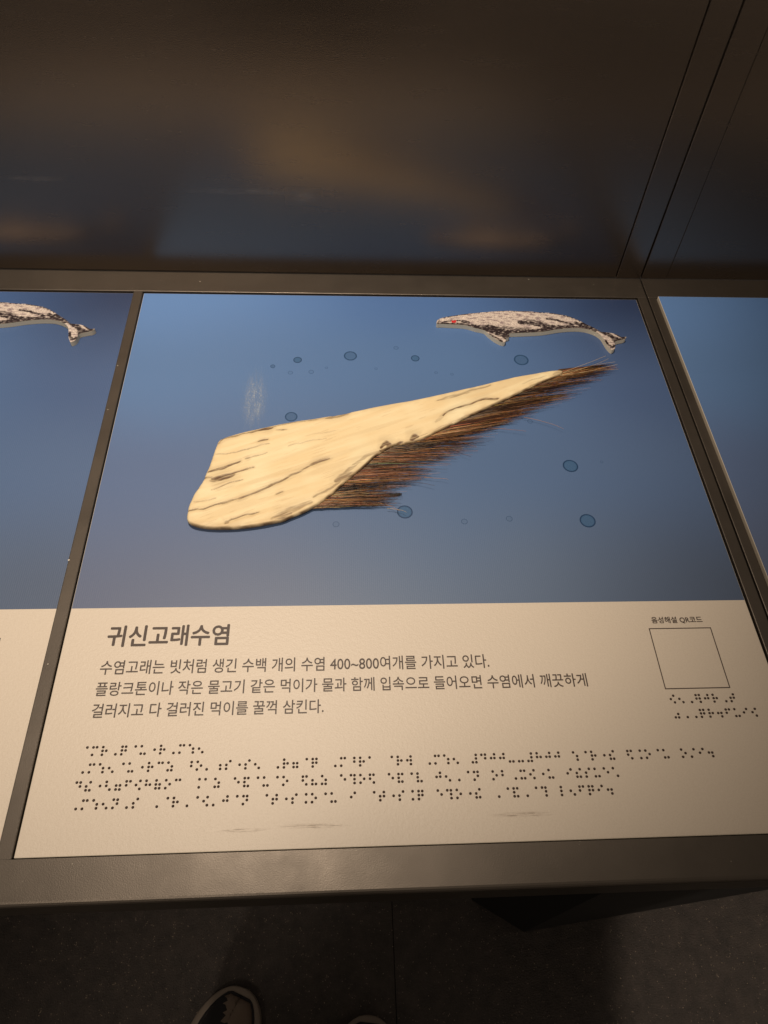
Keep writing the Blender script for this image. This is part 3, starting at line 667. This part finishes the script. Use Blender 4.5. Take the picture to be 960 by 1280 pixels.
# ------------------------------------------------------------------ scuffs and scratches (real marks on the sheets)
k1 = mat_scuff('sea_scuff', (0.42, 0.50, 0.60), 60, 0.36, (7, 1, 1), 0.85)
def patch(name, px, z, mat, parent, off=(0, 0)):
    P = [un(u, v, z) for u, v in px]
    return mesh(name, [(x - off[0], y - off[1], z) for x, y in P], [(0, 1, 2, 3)], mat, parent)
patch('scuff_mark', [(292, 548), (334, 540), (342, 455), (306, 458)], 0.0003, k1, main)
k2 = mat_scuff('cream_scuff', (0.25, 0.17, 0.11), 14, 0.25, (1, 12, 1), 0.34)
def scratch(px, w, z=0.0003):
    L = [Vector(un(u, v, z)) for u, v in px]; n = len(L)
    vs = [(p.x, p.y - w / 2 * math.sin(math.pi * (i + .4) / (n - .2)), z) for i, p in enumerate(L)] + [(p.x, p.y + w / 2 * math.sin(math.pi * (i + .4) / (n - .2)), z) for i, p in enumerate(L)]
    return mesh('scratch', vs, [(i, i + 1, n + i + 1, n + i) for i in range(n - 1)], k2, main)
scratch([(262, 1041), (290, 1039), (320, 1036.5), (345, 1034)], .003)
scratch([(335, 1033), (370, 1032), (410, 1032.5), (450, 1034)], .004)
scratch([(604, 1020), (640, 1019), (680, 1016.5), (704, 1015)], .004)
k3 = mat_scuff('wall_scuff', (0.80, 0.74, 0.68), 90, 0.42, (1, 1, 4), 0.26)
for cx, cz, w, h in ((0.11, 0.087, 0.16, 0.007), (-0.08, 0.095, 0.07, 0.006), (0.16, 0.083, 0.035, 0.02)):
    mesh('scuff_mark', [(cx - w / 2, -0.0003, cz - h / 2), (cx + w / 2, -0.0003, cz - h / 2), (cx + w / 2, -0.0003, cz + h / 2), (cx - w / 2, -0.0003, cz + h / 2)], [(0, 1, 2, 3)], k3, wl)

# ------------------------------------------------------------------ visitor
person = empty('person', (0.13, -0.30, 0), 'person in dark trousers standing at the table in black shoes with pale rubber toes', 'person')
def shoe(tx, ty, yaw):
    """tx, ty: toe tip on the floor; yaw: heading of the toe from +y towards +x"""
    s = box  # noqa
    L, Wd = 0.285, 0.100
    def half(t):      # half width along length, t=0 toe, 1 heel
        if t < .27: w = math.sqrt(max(0, 1 - (1 - t / .27) ** 2)) ** .92
        elif t > .88: w = .70 * math.sqrt(max(0, 1 - ((t - .88) / .12) ** 2))
        else:
            K = [(.27, 1.0), (.40, .965), (.60, .74), (.74, .67), (.88, .70)]
            for (a, b), (c, d) in zip(K, K[1:]):
                if t <= c: q = (t - a) / (c - a); w = b + (d - b) * (3 * q * q - 2 * q ** 3); break
        return w * Wd / 2
    ts = [.27 * (1 - math.cos(i * math.pi / 2 / 11)) for i in range(12)] + [.27 + .61 * i / 12 for i in range(1, 12)] + [.88 + .12 * math.sin(i * math.pi / 2 / 8) for i in range(9)]
    def ring(z, inset, ts=ts):
        R_ = []
        for sgn in (1, -1):
            for t in (ts if sgn == 1 else ts[::-1][1:-1]):
                w = max(0, half(t) - inset); yy = -L * t
                yy = min(yy, -inset); yy = max(yy, -L + inset)
                R_.append((sgn * w, yy, z))
        return R_
    rot = Matrix.Rotation(-yaw, 4, 'Z')
    def place(o): o.matrix_local = Matrix.Translation((tx - 0.13, ty + 0.30, 0)) @ rot; return o
    def loft(name, rings, mat, parent, cap=True):
        n = len(rings[0]); vs = [p for r in rings for p in r]; fs = []
        for i in range(len(rings) - 1):
            for j in range(n): fs.append((i * n + j, i * n + (j + 1) % n, (i + 1) * n + (j + 1) % n, (i + 1) * n + j))
        if cap: fs.append(tuple(range((len(rings) - 1) * n, len(rings) * n))); fs.append(tuple(range(n - 1, -1, -1)))
        return mesh(name, vs, fs, mat, parent, smooth=True)
    root = place(loft('shoe', [ring(0.001, .002), ring(0.006, 0), ring(0.024, 0), ring(0.028, .002), ring(0.0285, .010)], M['rubber'], person))
    def up_ring(z, inset, slope):
        R_ = ring(0, inset)
        return [(x, y, z + slope * min(1, max(0, (-y - .01) / .12))) for x, y, _ in R_]
    loft('stitched_rim', [up_ring(.026, .0088, 0), up_ring(.0305, .0092, 0), up_ring(.0305, .0125, 0)], M['canvas'], root, cap=False)
    # upper: rises from toe to instep
    rings = []
    for k_ in range(9):
        f = k_ / 8; inset = .0125 + (1 - math.cos(f * math.pi / 2)) * .030
        R_ = ring(0, inset); rings.append([(x, y, .029 + math.sin(f * math.pi / 2) * (.020 + .055 * min(1, max(0, (-y - .03) / .13)))) for x, y, _ in R_])
    up_ = loft('upper', rings, [M['toe'], M['canvas']], root)
    for p in up_.data.polygons:
        c = p.center
        if c.y < -.075 or c.x < -0.016 - (c.y + .02) * .5: p.material_index = 1
    def arc(f): return -0.02 + f
    # tongue and laces
    for i in range(4):
        box('lace', -.018, .018, -.098 - i * .018, -.092 - i * .018, .083 + i * .004, .088 + i * .004, M['white'], root, .002)
    return root
shoe(0.0560, -0.0420, math.radians(24))
shoe(0.232, -0.0800, math.radians(8))
def skin_body():
    V = [((.14, -.34, .95), .13), ((.15, -.36, 1.12), .12), ((.16, -.37, 1.32), .15), ((.17, -.36, 1.46), .07), ((.17, -.35, 1.53), .055),
         ((.05, -.33, .88), .095), ((.03, -.30, .50), .065), ((.00, -.27, .10), .055), ((.23, -.33, .88), .095), ((.25, -.31, .50), .065), ((.265, -.32, .10), .055),
         ((.01, -.37, 1.42), .06), ((-.01, -.36, 1.14), .045), ((.10, -.19, 1.20), .032), ((.32, -.37, 1.42), .06), ((.35, -.36, 1.14), .045), ((.28, -.19, 1.20), .032)]
    E_ = [(0, 1), (1, 2), (2, 3), (3, 4), (0, 5), (5, 6), (6, 7), (0, 8), (8, 9), (9, 10), (2, 11), (11, 12), (12, 13), (2, 14), (14, 15), (15, 16)]
    me = bpy.data.meshes.new('body'); me.from_pydata([(p[0] - .13, p[1] + .30, p[2]) for p, _ in V], E_, [])
    o = link(bpy.data.objects.new('body', me)); me.materials.append(M['cloth'])
    md = o.modifiers.new('s', 'SKIN'); md.use_smooth_shade = True
    for sv, (_, r) in zip(me.skin_vertices[0].data, V): sv.radius = (r, r * .8)
    me.skin_vertices[0].data[0].use_root = True
    o.modifiers.new('d', 'SUBSURF').levels = 2; o.modifiers['d'].render_levels = 2
    bpy.context.view_layer.update()
    m2 = bpy.data.meshes.new_from_object(o.evaluated_get(bpy.context.evaluated_depsgraph_get()))
    o.modifiers.clear(); o.data = m2; o.parent = person
    return o
skin_body()
def ball(name, c, r, mat, parent, seg=16):
    bm = bmesh.new(); bmesh.ops.create_uvsphere(bm, u_segments=seg, v_segments=seg // 2 + 2, radius=1)
    for v in bm.verts: v.co = Vector((c[0] + v.co.x * r[0], c[1] + v.co.y * r[1], c[2] + v.co.z * r[2]))
    return bmobj(name, bm, mat, parent, True)
# small chips and dust along the frame
rs = random.Random(11); vs, fs = [], []
for u, v, z in [(147, 457, .0019), (135, 512, .0019), (661, 349, .0019), (250, 352, .0019), (86, 700, .0019), (60, 830, .0019), (742, 356, .0019)]:
    x, y = un(u, v, z); k = len(vs); q_ = rs.uniform(.0005, .0011)
    for i in range(5): vs.append((x + q_ * rs.uniform(.5, 1) * math.cos(i * 1.257), y + q_ * rs.uniform(.4, 1) * math.sin(i * 1.257), TZ + z))
    fs.append(tuple(range(k, k + 5)))
do = mesh('dust_specks', vs, fs, plain('pale_dust', (0.6, 0.55, 0.47), 0.9)); tag(do, 'tiny pale dust specks scattered on the steel frame', kind='stuff')
hd = ball('head', (.04, -.03, 1.62), (.075, .092, .115), M['skin'], person, 20)
ball('hair', (.04, -.050, 1.650), (.082, .092, .105), M['hairdark'], hd, 20)
